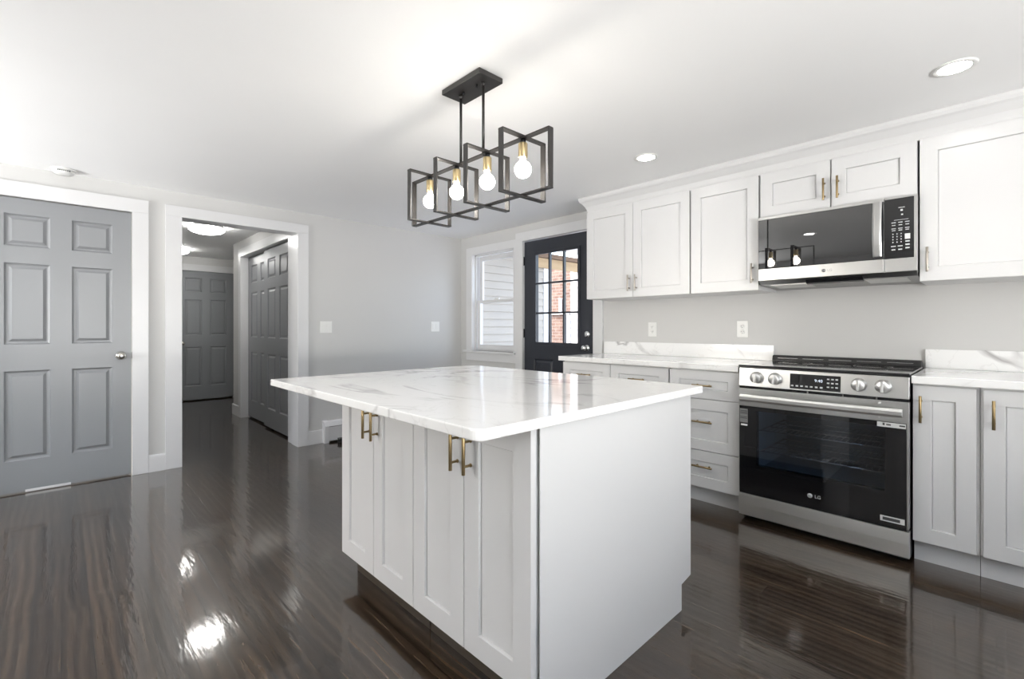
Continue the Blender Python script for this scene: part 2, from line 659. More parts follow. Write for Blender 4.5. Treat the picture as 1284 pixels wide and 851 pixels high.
def text(name, s, size, loc, m, parent, face='-Y', align='CENTER', label=None, ext=0.0003):
    cu = bpy.data.curves.new('lettering', 'FONT')
    cu.body = s
    cu.size = size
    cu.align_x = align
    cu.align_y = 'CENTER'
    cu.extrude = ext
    cu.resolution_u = 3
    t = bpy.data.objects.new('lettering', cu)
    COL.objects.link(t)
    dg = bpy.context.evaluated_depsgraph_get()
    me = bpy.data.meshes.new_from_object(t.evaluated_get(dg))
    bpy.data.objects.remove(t)
    bm = bmesh.new()
    bm.from_mesh(me)
    bpy.data.meshes.remove(me)
    bmesh.ops.transform(bm, matrix=Matrix.Translation(Vector(loc)) @ Matrix.Rotation(math.radians(90), 4, 'X'), verts=bm.verts)
    for f in bm.faces:
        f.material_index = 0
    return obj(name, bm, m, parent, label=label, recalc=False)


# ------------------------------------------------------------------ structure: main room
WX, WY = -4.66, 3.61         # left wall face, appliance wall face
TW = 0.14                    # wall thickness
HX = -8.72                   # end wall of the hall
HY1 = 1.655                  # closet wall of the hall


def wall(name, axis, plane, back, u0, u1, z0, z1, holes, m=None, loc=None):
    """wall slab between plane and back, with rectangular holes (u0, u1, z0, z1)"""
    bm = bmesh.new()
    us = sorted({u0, u1, *[h[0] for h in holes], *[h[1] for h in holes]})
    for a, b in zip(us, us[1:]):
        cu = (a + b) / 2
        hs = sorted([h for h in holes if h[0] < cu < h[1]], key=lambda h: h[2])
        z = z0
        segs = []
        for h in hs:
            if h[2] > z:
                segs.append((z, h[2]))
            z = h[3]
        if z < z1:
            segs.append((z, z1))
        for s in segs:
            if axis == 'X':
                box(bm, plane, back, a, b, *s)
            else:
                box(bm, a, b, plane, back, *s)
    bmesh.ops.remove_doubles(bm, verts=bm.verts, dist=1e-5)
    return struct(obj(name, bm, m or M['wall']))


struct(boxes('floor', [(HX - 0.2, RX + 0.2, FY - 0.2, WY + 0.16, -0.12, 0.0)], M['floor']))
struct(boxes('ceiling', [(HX - 0.2, RX + 0.2, FY - 0.2, WY + 0.16, H, H + 0.12)], M['ceiling']))

LD = (-0.395, 0.394)          # left grey door, y range
wall('wall_left', 'X', WX, WX - TW, FY, WY, 0, H, [(LD[0] - 0.004, LD[1] + 0.004, 0, 2.041), (0.714, 1.63, 0, 2.05)])
# appliance wall, with the window and the outside door
WIN = (-4.43, -3.705, 0.870, 2.026)
BD = (-3.563, -2.630, 0, 2.080)
wall('wall_back', 'Y', WY, WY + 0.16, WX - TW, RX + TW, 0, H, [WIN, BD])
wall('wall_right', 'X', RX, RX + TW, FY, WY, 0, H, [(-0.80, 1.50, 0.75, 2.08)])
wall('wall_front', 'Y', FY, FY - TW, WX - TW, RX + TW, 0, H, [(-4.35, -2.85, 0.80, 2.05)])
# hall beyond the cased opening
CL = (-6.67, -4.94, 0, 2.045)
wall('wall_hall_closet', 'Y', HY1, HY1 + 0.16, -7.08, WX - TW, 0, H, [CL])
wall('wall_hall_left', 'Y', 0.60, 0.46, HX, WX - TW, 0, H, [])
wall('wall_hall_end', 'X', HX, HX - TW, 0.46, 2.62, 0, H, [(1.262, 2.052, 0, 2.035)])
wall('wall_hall_side', 'Y', 2.50, 2.62, HX, -7.08, 0, H, [])
wall('wall_hall_corner', 'X', -7.08, -6.96, HY1 + 0.16, 2.50, 0, H, [])
struct(boxes('wall_closet_rear', [(-6.96, WX - TW, 2.35, 2.42, 0, H)], M['wall']))
# unseen slabs added behind the two swing doors to keep their gaps dark
struct(boxes('gap_blocker_left_door', [(WX - TW - 0.9, WX - TW - 0.85, -0.6, 0.46, 0, H)], M['wall']))

struct(boxes('gap_blocker_hall_door', [(HX - TW - 0.06, HX - TW - 0.01, 1.0, 2.3, 0, H)], M['wall']))
# baseboards
BB = [(0, 0), (0, 0.122), (0.004, 0.136), (0.014, 0.130), (0.016, 0.115), (0.016, 0)]


def base_x(name, plane, sgn, y0, y1):
    bm = bmesh.new()
    prism(bm, [(plane + sgn * p, z) for p, z in BB], y0, y1, 'Y')
    return struct(obj(name, bm, M['trim']))


def base_y(name, plane, sgn, x0, x1):
    bm = bmesh.new()
    prism(bm, [(plane + sgn * p, z) for p, z in BB], x0, x1, 'X')
    return struct(obj(name, bm, M['trim']))


base_x('baseboard_left', WX, 1, 0.496, 0.603)
base_x('baseboard_left_heater', WX, 1, 1.729, 1.868)
base_x('baseboard_left_front', WX, 1, FY, LD[0] - 0.102)
base_y('baseboard_hall_closet', HY1, -1, -7.096, -6.772)
base_x('baseboard_hall_corner', -7.08, -1, HY1 - 0.016, 2.5)
base_y('baseboard_hall_left', 0.60, 1, HX, WX - TW)
base_y('baseboard_back', WY, -1, WX, -3.66)
base_y('baseboard_back_right', WY, -1, 0.50, RX)
base_x('baseboard_right', RX, -1, FY, WY)
base_y('baseboard_front', FY, 1, WX, RX)


def casing(name, axis, plane, sgn, u0, u1, ztop, w, t=0.018, z0=0.0, wl=None, wr=None, wt=None):
    """flat door casing around an opening u0..u1 up to ztop"""
    wl = w if wl is None else wl
    wr = w if wr is None else wr
    wt = w if wt is None else wt
    bm = bmesh.new()
    a, b = plane, plane + sgn * t
    for (p, q, r, s) in ((u0 - wl, u0, z0, ztop), (u1, u1 + wr, z0, ztop), (u0 - wl, u1 + wr, ztop, ztop + wt)):
        if q - p <= 0:
            continue
        if axis == 'X':
            box(bm, a, b, p, q, r, s)
        else:
            box(bm, p, q, a, b, r, s)
    return struct(obj(name, bm, M['trim'], bevel=0.002))


def jamb(name, axis, f, bk, u0, u1, ztop, t=0.02, stop=None):
    """lining inside an opening; its faces sit inside u0..u1"""
    bm = bmesh.new()
    for (p, q, r, s) in ((u0 - t, u0, 0, ztop), (u1, u1 + t, 0, ztop), (u0 - t, u1 + t, ztop, ztop + t)):
        if axis == 'X':
            box(bm, f, bk, p, q, r, s)
        else:
            box(bm, p, q, f, bk, r, s)
    return struct(obj(name, bm, M['trim'], bevel=0.001))


casing('trim_1', 'X', WX, 1, LD[0], LD[1], 2.040, 0.102)                    # round the left grey door
casing('trim_2', 'X', WX, 1, 0.714, 1.63, 2.050, 0.10, wl=0.111, wt=0.088)  # round the hall opening
jamb('trim_3', 'X', WX + 0.004, WX - TW - 0.012, 0.7145, 1.6295, 2.0495, 0.012)
casing('trim_4', 'Y', HY1, -1, CL[0], CL[1], CL[3], 0.10, wr=0.11)          # round the closet
jamb('trim_5', 'Y', HY1 - 0.002, HY1 + 0.15, CL[0] + 0.004, CL[1] - 0.004, CL[3] - 0.004, 0.012)
casing('trim_6', 'X', HX, 1, 1.262, 2.052, 2.035, 0.10)                     # round the hall end door
casing('trim_7', 'Y', WY, -1, BD[0], BD[1], BD[3], 0.105, t=0.022, wt=0.095)  # round the outside door
jamb('trim_8', 'Y', WY - 0.006, WY + 0.16, BD[0] + 0.0005, BD[1] - 0.0005, BD[3] - 0.0005, 0.012)

# window on the appliance wall: casing, stool, apron, two sashes
bm = bmesh.new()
box(bm, -4.540, WIN[0], WY, WY - 0.018, WIN[2], WIN[3])
box(bm, WIN[1], -3.669, WY, WY - 0.018, WIN[2], WIN[3])
box(bm, -4.540, -3.669, WY, WY - 0.018, WIN[3], 2.115)
win1 = struct(obj('window_1', bm, M['trim'], bevel=0.002))
boxes('window_stool', [(-4.575, -3.669, WY - 0.050, WY + 0.06, 0.848, 0.870)], M['trim'], win1, 0.003)
boxes('window_apron', [(-4.540, -3.669, WY - 0.018, WY, 0.752, 0.848)], M['trim'], win1, 0.002)
e = 0.002
boxes('window_jamb', [(WIN[0] - 0.012, WIN[0] + e, WY - 0.004, WY + 0.15, WIN[2], WIN[3] + 0.012),
                      (WIN[1] - e, WIN[1] + 0.012, WY - 0.004, WY + 0.15, WIN[2], WIN[3] + 0.012),
                      (WIN[0] - 0.012, WIN[1] + 0.012, WY - 0.004, WY + 0.15, WIN[3] - e, WIN[3] + 0.012),
                      (WIN[0], WIN[1], WY + 0.06, WY + 0.15, WIN[2] - 0.02, WIN[2] + 0.012),
                      (WIN[0], WIN[0] + 0.018, WY + 0.035, WY + 0.05, WIN[2], WIN[3]),
                      (WIN[1] - 0.018, WIN[1], WY + 0.035, WY + 0.05, WIN[2], WIN[3]),
                      (WIN[0], WIN[1], WY + 0.035, WY + 0.05, WIN[3] - 0.02, WIN[3])], M['trim'], win1, 0.0015)


def sash(name, y, z0, z1, rb, rt):
    x0, x1 = WIN[0] + 0.02, WIN[1] - 0.02
    bm = bmesh.new()
    panelled(bm, '-Y', y, x0, x1, z0, z1, 0.030, [], [], thru=[(x0 + 0.052, x1 - 0.052, z0 + rb, z1 - rt)])
    o = obj(name, bm, M['trim'], win1, 0.002)
    boxes('pane', [(x0 + 0.05, x1 - 0.05, y + 0.014, y + 0.018, z0 + rb - 0.002, z1 - rt + 0.002)], M['glass'], o)
    return o


low = sash('lower_sash', WY + 0.052, 0.884, 1.475, 0.058, 0.034)
sash('upper_sash', WY + 0.090, 1.445, 2.006, 0.034, 0.052)
bm = bmesh.new()
box(bm, -4.09, -4.03, WY + 0.048, WY + 0.080, 1.475, 1.487)
tube(bm, (-4.06, WY + 0.062, 1.487), (-4.06, WY + 0.062, 1.496), 0.013)
box(bm, -4.075, -4.02, WY + 0.056, WY + 0.066, 1.489, 1.496)
obj('sash_lock', bm, M['plastic'], win1, 0.001)


# windows in the walls behind the camera
def plain_window(name, axis, plane, sgn, u0, u1, z0, z1):
    bm = bmesh.new()
    w = 0.09

    def bx(p, q, d0, d1, r, s):
        if axis == 'X':
            box(bm, plane + sgn * d0, plane + sgn * d1, p, q, r, s)
        else:
            box(bm, p, q, plane + sgn * d0, plane + sgn * d1, r, s)
    for (p, q, r, s) in ((u0 - w, u0, z0, z1), (u1, u1 + w, z0, z1), (u0 - w, u1 + w, z1, z1 + w), (u0 - w - 0.02, u1 + w + 0.02, z0 - 0.03, z0)):
        bx(p, q, 0, 0.018, r, s)
    n = 2
    st = (u1 - u0) / n
    for i in range(n + 1):
        c = u0 + i * st
        bx(max(u0, c - 0.035), min(u1, c + 0.035), -0.06, -0.02, z0, z1)
    for zz in (z0 + 0.025, (z0 + z1) / 2, z1 - 0.025):
        bx(u0, u1, -0.06, -0.02, zz - 0.025, zz + 0.025)
    o = struct(obj(name, bm, M['trim'], bevel=0.002))
    bm = bmesh.new()
    bx(u0, u1, -0.042, -0.038, z0, z1)
    obj('pane', bm, M['glass'], o)


plain_window('window_2', 'X', RX, -1, -0.80, 1.50, 0.75, 2.08)
plain_window('window_3', 'Y', FY, 1, -4.35, -2.85, 0.80, 2.05)


# ------------------------------------------------------------------ doors
def six_panel(name, face, plane, u0, u1, parent=None, z0=0.012, z1=2.034, t=0.035, make_struct=True):
    w = u1 - u0
    st = 0.112 * w / 0.789
    mid = 0.112 * w / 0.789
    cw = (w - 2 * st - mid) / 2
    cols = [(u0 + st, u0 + st + cw), (u1 - st - cw, u1 - st)]
    rows = [(0.228, 0.845), (1.028, 1.588), (1.705, 1.925)]
    bm = bmesh.new()
    panelled(bm, face, plane, u0, u1, z0, z1, t, [(a, b, c, d) for a, b in cols for c, d in rows], RAISED)
    o = obj(name, bm, M['grey_door'], parent, 0.0)
    if make_struct and parent is None:
        struct(o)
    return o


def knob(parent, p, axis, m, r=0.029, name='door_knob', label=None):
    bm = bmesh.new()
    lathe(bm, [(0, 0), (0.032, 0), (0.032, 0.004), (0.024, 0.010), (0.013, 0.014), (0.012, 0.032), (0.020, 0.038), (r, 0.048),
               (r, 0.056), (0.022, 0.066), (0.008, 0.070), (0, 0.070)], p, axis)
    return obj(name, bm, m, parent, label=label)


d1 = six_panel('door_1', '+X', WX - 0.012, LD[0] + 0.002, LD[1] - 0.002)
knob(d1, (WX - 0.012, 0.329, 0.93), (1, 0, 0), M['nickel'])
boxes('strike_plate', [(WX + 0.000, WX + 0.006, 0.392, 0.399, 0.905, 0.955)], M['hinge'], d1)
boxes('white_bottom_strip', [(WX - 0.0125, WX - 0.008, -0.18, 0.05, 0.006, 0.022)],
      M['trim'], d1, label='white strip along the bottom edge of the door')  # white strip over part of the door's bottom edge
d3 = six_panel('door_3', '+X', HX - 0.012, 1.264, 2.050, z0=0.02)
knob(d3, (HX - 0.012, 1.342, 0.905), (1, 0, 0), M['nickel'])
# bypass closet doors
six_panel('door_4', '-Y', HY1 + 0.030, -5.875, -4.950, z0=0.022, z1=2.030)
six_panel('door_5', '-Y', HY1 + 0.070, -6.660, -5.780, z0=0.022, z1=2.030)

# outside door with nine panes
bx0, bx1 = BD[0] + 0.004, BD[1] - 0.004
DY = WY + 0.012
bm = bmesh.new()
gx0, gx1, gz0, gz1 = -3.395, -2.822, 0.985, 1.922
lowp = [(-3.425, -3.15, 0.24, 0.815), (-3.045, -2.77, 0.24, 0.815)]
panelled(bm, '-Y', DY, bx0, bx1, 0.015, 2.070, 0.044, lowp, RAISED, thru=[(gx0, gx1, gz0, gz1)])
d2 = struct(obj('door_2', bm, M['navy_door']))
fr = []
for (a, b, c, d) in ((gx0 - 0.022, gx0 + 0.008, gz0 - 0.022, gz1 + 0.022), (gx1 - 0.008, gx1 + 0.022, gz0 - 0.022, gz1 + 0.022),
                     (gx0, gx1, gz0 - 0.022, gz0 + 0.008), (gx0, gx1, gz1 - 0.008, gz1 + 0.022)):
    fr.append((a, b, DY - 0.010, DY + 0.006, c, d))
boxes('lite_frame', fr, M['navy_door'], d2, 0.002)
mu = []
for k in (1, 2):
    c = gx0 + (gx1 - gx0) * k / 3
    mu.append((c - 0.009, c + 0.009, DY - 0.004, DY + 0.030, gz0, gz1))
    c = gz0 + (gz1 - gz0) * k / 3
    mu.append((gx0, gx1, DY - 0.004, DY + 0.030, c - 0.009, c + 0.009))
boxes('muntins', mu, M['navy_door'], d2, 0.002)
boxes('pane', [(gx0, gx1, DY + 0.012, DY + 0.016, gz0, gz1)], M['glass'], d2)
for z in (0.25, 1.085, 1.865):
    bm = bmesh.new()
    tube(bm, (bx0 - 0.004, DY - 0.008, z - 0.048), (bx0 - 0.004, DY - 0.008, z + 0.048), 0.007)
    box(bm, bx0 - 0.016, bx0 + 0.004, DY - 0.005, DY + 0.002, z - 0.045, z + 0.045)
    obj('hinge', bm, M['hinge'], d2)
knob(d2, (-2.722, DY, 0.950), (0, -1, 0), M['chrome'])
bm = bmesh.new()
lathe(bm, [(0, 0), (0.034, 0), (0.034, 0.006), (0.028, 0.016), (0.010, 0.018), (0, 0.018)], (-2.716, DY, 1.080), (0, -1, 0))
box(bm, -2.720, -2.712, DY - 0.030, DY - 0.016, 1.064, 1.096)
obj('deadbolt', bm, M['chrome'], d2)


# ------------------------------------------------------------------ cabinetry
def bar_pull(parent, p, length=0.128, cc=0.077, vertical=True, out=(0, -1, 0), m=None, r=0.0058, stand=0.030):
    bm = bmesh.new()
    p, o = Vector(p), Vector(out)
    ax = Vector((0, 0, 1)) if vertical else Vector((1, 0, 0))
    c = p + o * stand
    tube(bm, c - ax * length / 2, c + ax * length / 2, r)
    for s in (-1, 1):
        q = p + ax * s * cc / 2
        tube(bm, q, q + o * stand, r * 0.72)
        tube(bm, q, q + o * 0.003, r * 1.1)
    return obj('handle', bm, m or M['brass'], parent, 0.0008)


def shaker(parent, name, plane, x0, x1, z0, z1, rail=0.070, face='-Y', t=0.020, rr=None):
    bm = bmesh.new()
    rr = rail if rr is None else rr
    panelled(bm, face, plane, x0, x1, z0, z1, t, [(x0 + rail, x1 - rail, z0 + rr, z1 - rr)], SHAKER)
    return obj(name, bm, M['cabinet'], parent, 0.0012)


def carcass(bm, x0, x1, y0, y1, z0, z1):
    box(bm, x0, x1, y0, y1, z0, z1)


g = 0.0018
LF = 2.970                    # face of lower doors
UF = 3.250                    # face of upper doors
wb = WY - 0.001

# --- wall cabinets
def upper(label, x0, x1, z0, z1, doors, handles, metal=None):
    t = thing('wall_cabinet', (x0, wb, z0), label, 'cabinet')
    boxes('body', [(x0 + 0.0006, x1 - 0.0006, UF + 0.021, wb, z0, 2.140)], M['cabinet'], t, 0.001)
    hs = iter(handles)
    for (a, b) in doors:
        d = shaker(t, 'door', UF, a + g, b - g, z0 + 0.001, z1)
        h = next(hs)
        if h:
            bar_pull(d, (h[0], UF, h[1]), m=metal)
    return t


UB, UT = 1.387, 2.130
upper('white two-door wall cabinet nearest the black outside door', -2.447, -1.532, UB, UT,
      [(-2.447, -1.995), (-1.995, -1.532)], [(-2.027, 1.497), (-1.962, 1.497)], M['pale_brass'])
upper('white one-door wall cabinet directly left of the microwave, handle low at right', -1.524, -1.070, UB, UT,
      [(-1.524, -1.070)], [(-1.106, 1.497)], M['pale_brass'])
upper('short white two-door wall cabinet above the microwave', -1.062, -0.290, 1.846, UT,
      [(-1.062, -0.678), (-0.674, -0.290)], [(-0.708, 1.957), (-0.640, 1.957)], M['brass'])
upper('large white wall cabinet right of the microwave, handle low at left', -0.283, 0.46, UB, UT,
      [(-0.283, 0.46)], [(-0.250, 1.497)], M['pale_brass'])
# crown moulding above them
bm = bmesh.new()
cy = UF + 0.018
prof = [(cy + 0.05, 2.118), (cy, 2.118), (cy, 2.140), (cy - 0.006, 2.150), (cy - 0.016, 2.178), (cy - 0.040, 2.212), (cy - 0.052, 2.222),
        (cy - 0.058, 2.236), (cy - 0.058, 2.2545), (cy + 0.05, 2.2545)]
prof = [(y, max(z, 2.133)) if i < 2 else (y, z) for i, (y, z) in enumerate(prof)]
# front run with a mitred return along the left end
sec = [(cy - p[0], p[1]) for p in prof if True]                 # (projection from the cabinet face, z)
L0 = -2.447
loopA = [bm.verts.new((0.46, cy - pr, z)) for pr, z in sec]
loopB = [bm.verts.new((L0 - max(pr, -0.04), cy - max(pr, -0.05), z)) for pr, z in sec]
loopC = [bm.verts.new((L0 - max(pr, -0.04), wb, z)) for pr, z in sec]
n = len(sec)
for A, B in ((loopA, loopB), (loopB, loopC)):
    for i in range(n):
        j = (i + 1) % n
        bm.faces.new((A[i], A[j], B[j], B[i]))
bm.faces.new(loopA)
bm.faces.new(loopC[::-1])
tr9 = obj('trim_9', bm, M['cabinet'])
struct(tr9)

# --- base cabinets
def base_cab(label, x0, x1, fronts, toe=True, left_end=False):
    t = thing('base_cabinet', (x0, wb, 0), label, 'cabinet')
    boxes('body', [(x0 + 0.0005, x1 - 0.0005, LF + 0.021, wb, 0.114, 0.874)], M['cabinet'], t, 0.001)
    boxes('toe_kick', [(x0 + 0.0005, x1 - 0.0005, LF + 0.075, LF + 0.090, 0.0, 0.1135)], M['cabinet'], t)
    for kind, a, b, c, d, h in fronts:
        rail = 0.068 if kind == 'door' else 0.068
        rr = rail if kind == 'door' or d - c > 0.2 else 0.060
        o = shaker(t, kind, LF, a + g, b - g, c, d, rail, rr=rr)
        if h:
            bar_pull(o, (h[0], LF, h[1]), vertical=(kind == 'door'), m=M['brass'])
    return t


base_cab('white base cabinet with two drawers side by side, next to the black outside door', -2.476, -1.549,
         [('drawer', -2.476, -2.016, 0.688, 0.866, (-2.246, 0.776)), ('drawer', -2.016, -1.549, 0.688, 0.866, (-1.782, 0.776)),
          ('door', -2.476, -2.016, 0.116, 0.683, (-2.050, 0.60)), ('door', -2.016, -1.549, 0.116, 0.683, (-1.982, 0.60))])
base_cab('white base cabinet with three stacked drawers left of the oven', -1.541, -1.086,
         [('drawer', -1.541, -1.086, 0.688, 0.866, (-1.308, 0.774)), ('drawer', -1.541, -1.086, 0.356, 0.683, (-1.308, 0.541)),
          ('drawer', -1.541, -1.086, 0.116, 0.351, (-1.308, 0.255))])
base_cab('narrow white base cabinet directly right of the oven', -0.284, -0.052,
         [('door', -0.284, -0.061, 0.116, 0.866, (-0.253, 0.754))])
base_cab('wide white base cabinet at the right edge, right of the narrow one', -0.051, 0.46,
         [('door', -0.043, 0.46, 0.116, 0.866, (-0.009, 0.758))])

# --- worktops with backsplash
def worktop(label, x0, x1):
    bm = bmesh.new()
    box(bm, x0, x1, 2.945, wb, 0.8755, 0.912)
    t = obj('countertop', bm, M['quartz'], None, 0.003)
    tag(t, label, 'countertop')
    bm = bmesh.new()
    box(bm, x0, x1, wb - 0.020, wb, 0.9125, 1.020)
    obj('backsplash', bm, M['quartz'], t, 0.0015)
    return t


worktop('white veined quartz countertop left of the oven, running to the black door', -2.506, -1.084)
worktop('white veined quartz countertop right of the oven', -0.286, 0.475)

# ------------------------------------------------------------------ island
IT = 0.896                    # island top height
IYF, IYB = 0.931, 1.887       # front and rear door faces


def island_cab(label, x0, x1, mid, hand, end=False):
    t = thing('island_cabinet', (x0, IYF, 0), label, 'cabinet')
    boxes('body', [(x0 + 0.0005, x1 - (0.010 if end else 0.0005), IYF + 0.021, IYB - 0.021, 0.116, 0.8645)], M['cabinet'], t, 0.001)
    if end:
        boxes('panel_batten', [(x1 - 0.0099, x1 + 0.0004, IYF + 0.10, IYB - 0.10, 0.20, 0.80)], M['cabinet'], t)
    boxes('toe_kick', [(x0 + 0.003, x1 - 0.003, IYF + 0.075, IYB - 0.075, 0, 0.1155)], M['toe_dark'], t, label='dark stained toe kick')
    for a, b, hx in ((x0, mid, hand[0]), (mid, x1, hand[1])):
        d = shaker(t, 'door', IYF, a + g, b - g, 0.114, 0.860, 0.072)
        bar_pull(d, (hx, IYF, 0.747), m=M['brass'])
        shaker(t, 'rear_door', IYB, a + g, b - g, 0.114, 0.860, 0.072, face='+Y')
    if end:
        bm = bmesh.new()
        prism(bm, [(IYF + 0.031, 0.0), (IYB - 0.080, 0.0), (IYB - 0.080, 0.104), (IYB, 0.116), (IYB, 0.8645), (IYF + 0.031, 0.8645)],
              x1 + 0.0005, x1 + 0.0045, 'X')
        obj('end_panel', bm, M['cabinet'], t, 0.001, label='plain white end panel running down to the floor')
    return t


island_cab('left white island cabinet below the countertop overhang, farther from camera', -2.096, -1.4905, -1.794, (-1.829, -1.760))
island_cab('right white island cabinet with plain end panel, nearest the camera', -1.4895, -0.889, -1.189, (-1.221, -1.153), end=True)

# island worktop: rounded corners
bm = bmesh.new()
ix0, ix1, iy0, iy1 = -2.42, -0.864, 0.72, 1.965
pts = []
for (cx_, cy_, a0, r) in ((ix1, iy0, -90, 0.030), (ix1, iy1, 0, 0.012), (ix0, iy1, 90, 0.09), (ix0, iy0, 180, 0.012)):
    sx = -1 if cx_ == ix1 else 1
    sy = 1 if cy_ == iy0 else -1
    for k in range(7):
        a = math.radians(a0 + 90 * k / 6)
        pts.append((cx_ + sx * r + r * math.cos(a), cy_ + sy * r + r * math.sin(a)))
prism(bm, pts, IT - 0.030, IT, 'Z')
tag(obj('island_countertop', bm, M['quartz'], None, 0.004, seg=3), 'large white veined quartz countertop overhanging the kitchen island', 'countertop')


# ------------------------------------------------------------------ range (slide-in oven)
rx0, rx1 = -1.074, -0.291
RY = 2.925
rg = thing('oven_range', (rx0, wb, 0), 'stainless steel slide-in electric oven range with black glass door', 'oven')
rc = (rx0 + rx1) / 2
# body: shell round an open cavity
sh = [(rx0, rx0 + 0.085, RY + 0.045, wb - 0.02, 0.02, 0.905), (rx1 - 0.085, rx1, RY + 0.045, wb - 0.02, 0.02, 0.905),
      (rx0 + 0.085, rx1 - 0.085, RY + 0.045, wb - 0.02, 0.02, 0.300), (rx0 + 0.085, rx1 - 0.085, RY + 0.045, wb - 0.02, 0.665, 0.905),
      (rx0 + 0.085, rx1 - 0.085, wb - 0.08, wb - 0.02, 0.300, 0.665)]
boxes('body', sh, M['black'], rg)
cv = 0.004
a, b, c, d, y2 = rx0 + 0.085, rx1 - 0.085, 0.300, 0.665, wb - 0.08
boxes('oven_cavity', [(a, a + cv, RY + 0.047, y2, c, d), (b - cv, b, RY + 0.047, y2, c, d), (a + cv, b - cv, RY + 0.047, y2, c, c + cv),
                      (a + cv, b - cv, RY + 0.047, y2, d - cv, d), (a + cv, b - cv, y2 - cv, y2, c + cv, d - cv)], M['enamel'], rg,
      label='grey enamelled oven interior')
for z in (0.53, 0.405):
    bm = bmesh.new()
    for k in range(4):
        yy = RY + 0.09 + k * 0.145
        tube(bm, (a + 0.006, yy, z), (b - 0.006, yy, z), 0.003, seg=8)
    for k in range(22):
        xx = a + 0.02 + k * (b - a - 0.04) / 21
        tube(bm, (xx, RY + 0.09, z + 0.003), (xx, RY + 0.525, z + 0.003), 0.0017, seg=6)
    for xx in (a + 0.006, b - 0.006):
        tube(bm, (xx, RY + 0.07, z), (xx, RY + 0.535, z), 0.003, seg=8)
    obj('oven_rack', bm, M['chrome'], rg)
# control panel, slightly leaning back
bm = bmesh.new()
prism(bm, [(RY + 0.002, 0.798), (RY + 0.012, 0.905), (RY + 0.060, 0.905), (RY + 0.060, 0.798)], rx0, rx1, 'X')
cp = obj('control_panel', bm, M['steel'], rg, 0.002)


def cpy(z):
    return RY + 0.002 + (z - 0.798) / (0.905 - 0.798) * 0.010


bm = bmesh.new()
prism(bm, [(cpy(0.806) - 0.0015, 0.806), (cpy(0.888) - 0.0015, 0.888), (cpy(0.888) + 0.003, 0.888), (cpy(0.806) + 0.003, 0.806)], -0.802, -0.566, 'X')
dp = obj('display_panel', bm, M['black_glass'], cp)
text('clock_digits', '9:40', 0.022, (-0.665, cpy(0.856) - 0.0025, 0.856), M['display'], dp)
bm = bmesh.new()
for i in range(3):
    for j in range(3):
        x = -0.621 + i * 0.019
        z = 0.869 - j * 0.021
        box(bm, x - 0.0055, x + 0.0055, cpy(z) - 0.0028, cpy(z) - 0.001, z - 0.0035, z + 0.0035)
for i in range(7):
    x = -0.790 + i * 0.023
    box(bm, x - 0.006, x + 0.006, cpy(0.822) - 0.0028, cpy(0.822) - 0.001, 0.818, 0.826)
obj('touch_key_marks', bm, M['printed'], dp)
boxes('film_tab', [(-0.797, -0.757, cpy(0.86) - 0.004, cpy(0.86) - 0.002, 0.838, 0.880)], M['black'], dp, label='square black cover at the left of the display')
for x in (-0.976, -0.878, -0.488, -0.391):
    bm = bmesh.new()
    z = 0.853
    lathe(bm, [(0, 0), (0.034, 0), (0.034, 0.004), (0.030, 0.008), (0.029, 0.030), (0.026, 0.034), (0, 0.034)], (x, cpy(z), z), (0, -1, -0.09))
    kb = obj('knob', bm, M['knob_steel'], cp)
    bm = bmesh.new()
    box(bm, x - 0.006, x + 0.006, cpy(z) - 0.044, cpy(z) - 0.030, z - 0.029, z + 0.024)
    obj('knob_grip', bm, M['knob_steel'], kb, 0.002)
# door
boxes('vent_gap', [(rx0 + 0.002, rx1 - 0.002, RY + 0.012, RY + 0.05, 0.778, 0.799)], M['black'], rg)
for x in (-0.72, -0.56, -0.42):
    boxes('vent_tab', [(x, x + 0.006, RY + 0.008, RY + 0.03, 0.783, 0.796)], M['steel_dark'], rg)
dr = boxes('oven_door', [(rx0, rx1, RY, RY + 0.044, 0.680, 0.783), (rx0, rx0 + 0.003, RY + 0.002, RY + 0.044, 0.172, 0.680),
                         (rx1 - 0.010, rx1, RY + 0.002, RY + 0.044, 0.172, 0.680)], M['steel'], rg, 0.0015)
wx0, wx1, wz0, wz1 = rx0 + 0.098, rx1 - 0.092, 0.335, 0.655
bm = bmesh.new()
panelled(bm, '-Y', RY + 0.003, rx0 + 0.003, rx1 - 0.010, 0.172, 0.680, 0.040, [], [], thru=[(wx0, wx1, wz0, wz1)])
obj('door_glass', bm, M['black_glass'], dr)
boxes('door_window', [(wx0, wx1, RY + 0.0035, RY + 0.008, wz0, wz1)], M['oven_glass'], dr)
boxes('bottom_rail', [(rx0 + 0.003, rx1 - 0.010, RY + 0.006, RY + 0.04, 0.160, 0.172)], M['black'], dr)
# handle: broad flat bar bowed slightly
bm = bmesh.new()
N = 24
ring_prev = None
for k in range(N + 1):
    u = k / N
    x = rx0 + 0.024 + (rx1 - rx0 - 0.044) * u
    bow = 0.052 + 0.010 * math.sin(math.pi * u)
    yc = RY - bow
    prof = [(yc + 0.007, 0.714), (yc - 0.002, 0.716), (yc - 0.008, 0.726), (yc - 0.009, 0.742), (yc - 0.003, 0.753), (yc + 0.007, 0.755)]
    ring = [bm.verts.new((x, y, z)) for y, z in prof]
    if ring_prev:
        for i in range(6):
            j = (i + 1) % 6
            bm.faces.new((ring_prev[i], ring_prev[j], ring[j], ring[i]))
    else:
        bm.faces.new(ring)
    ring_prev = ring
bm.faces.new(ring_prev[::-1])
for x in (rx0 + 0.04, rx1 - 0.055):
    box(bm, x - 0.012, x + 0.012, RY - 0.050, RY + 0.001, 0.722, 0.748)
obj('handle', bm, M['knob_steel'], dr, 0.002)
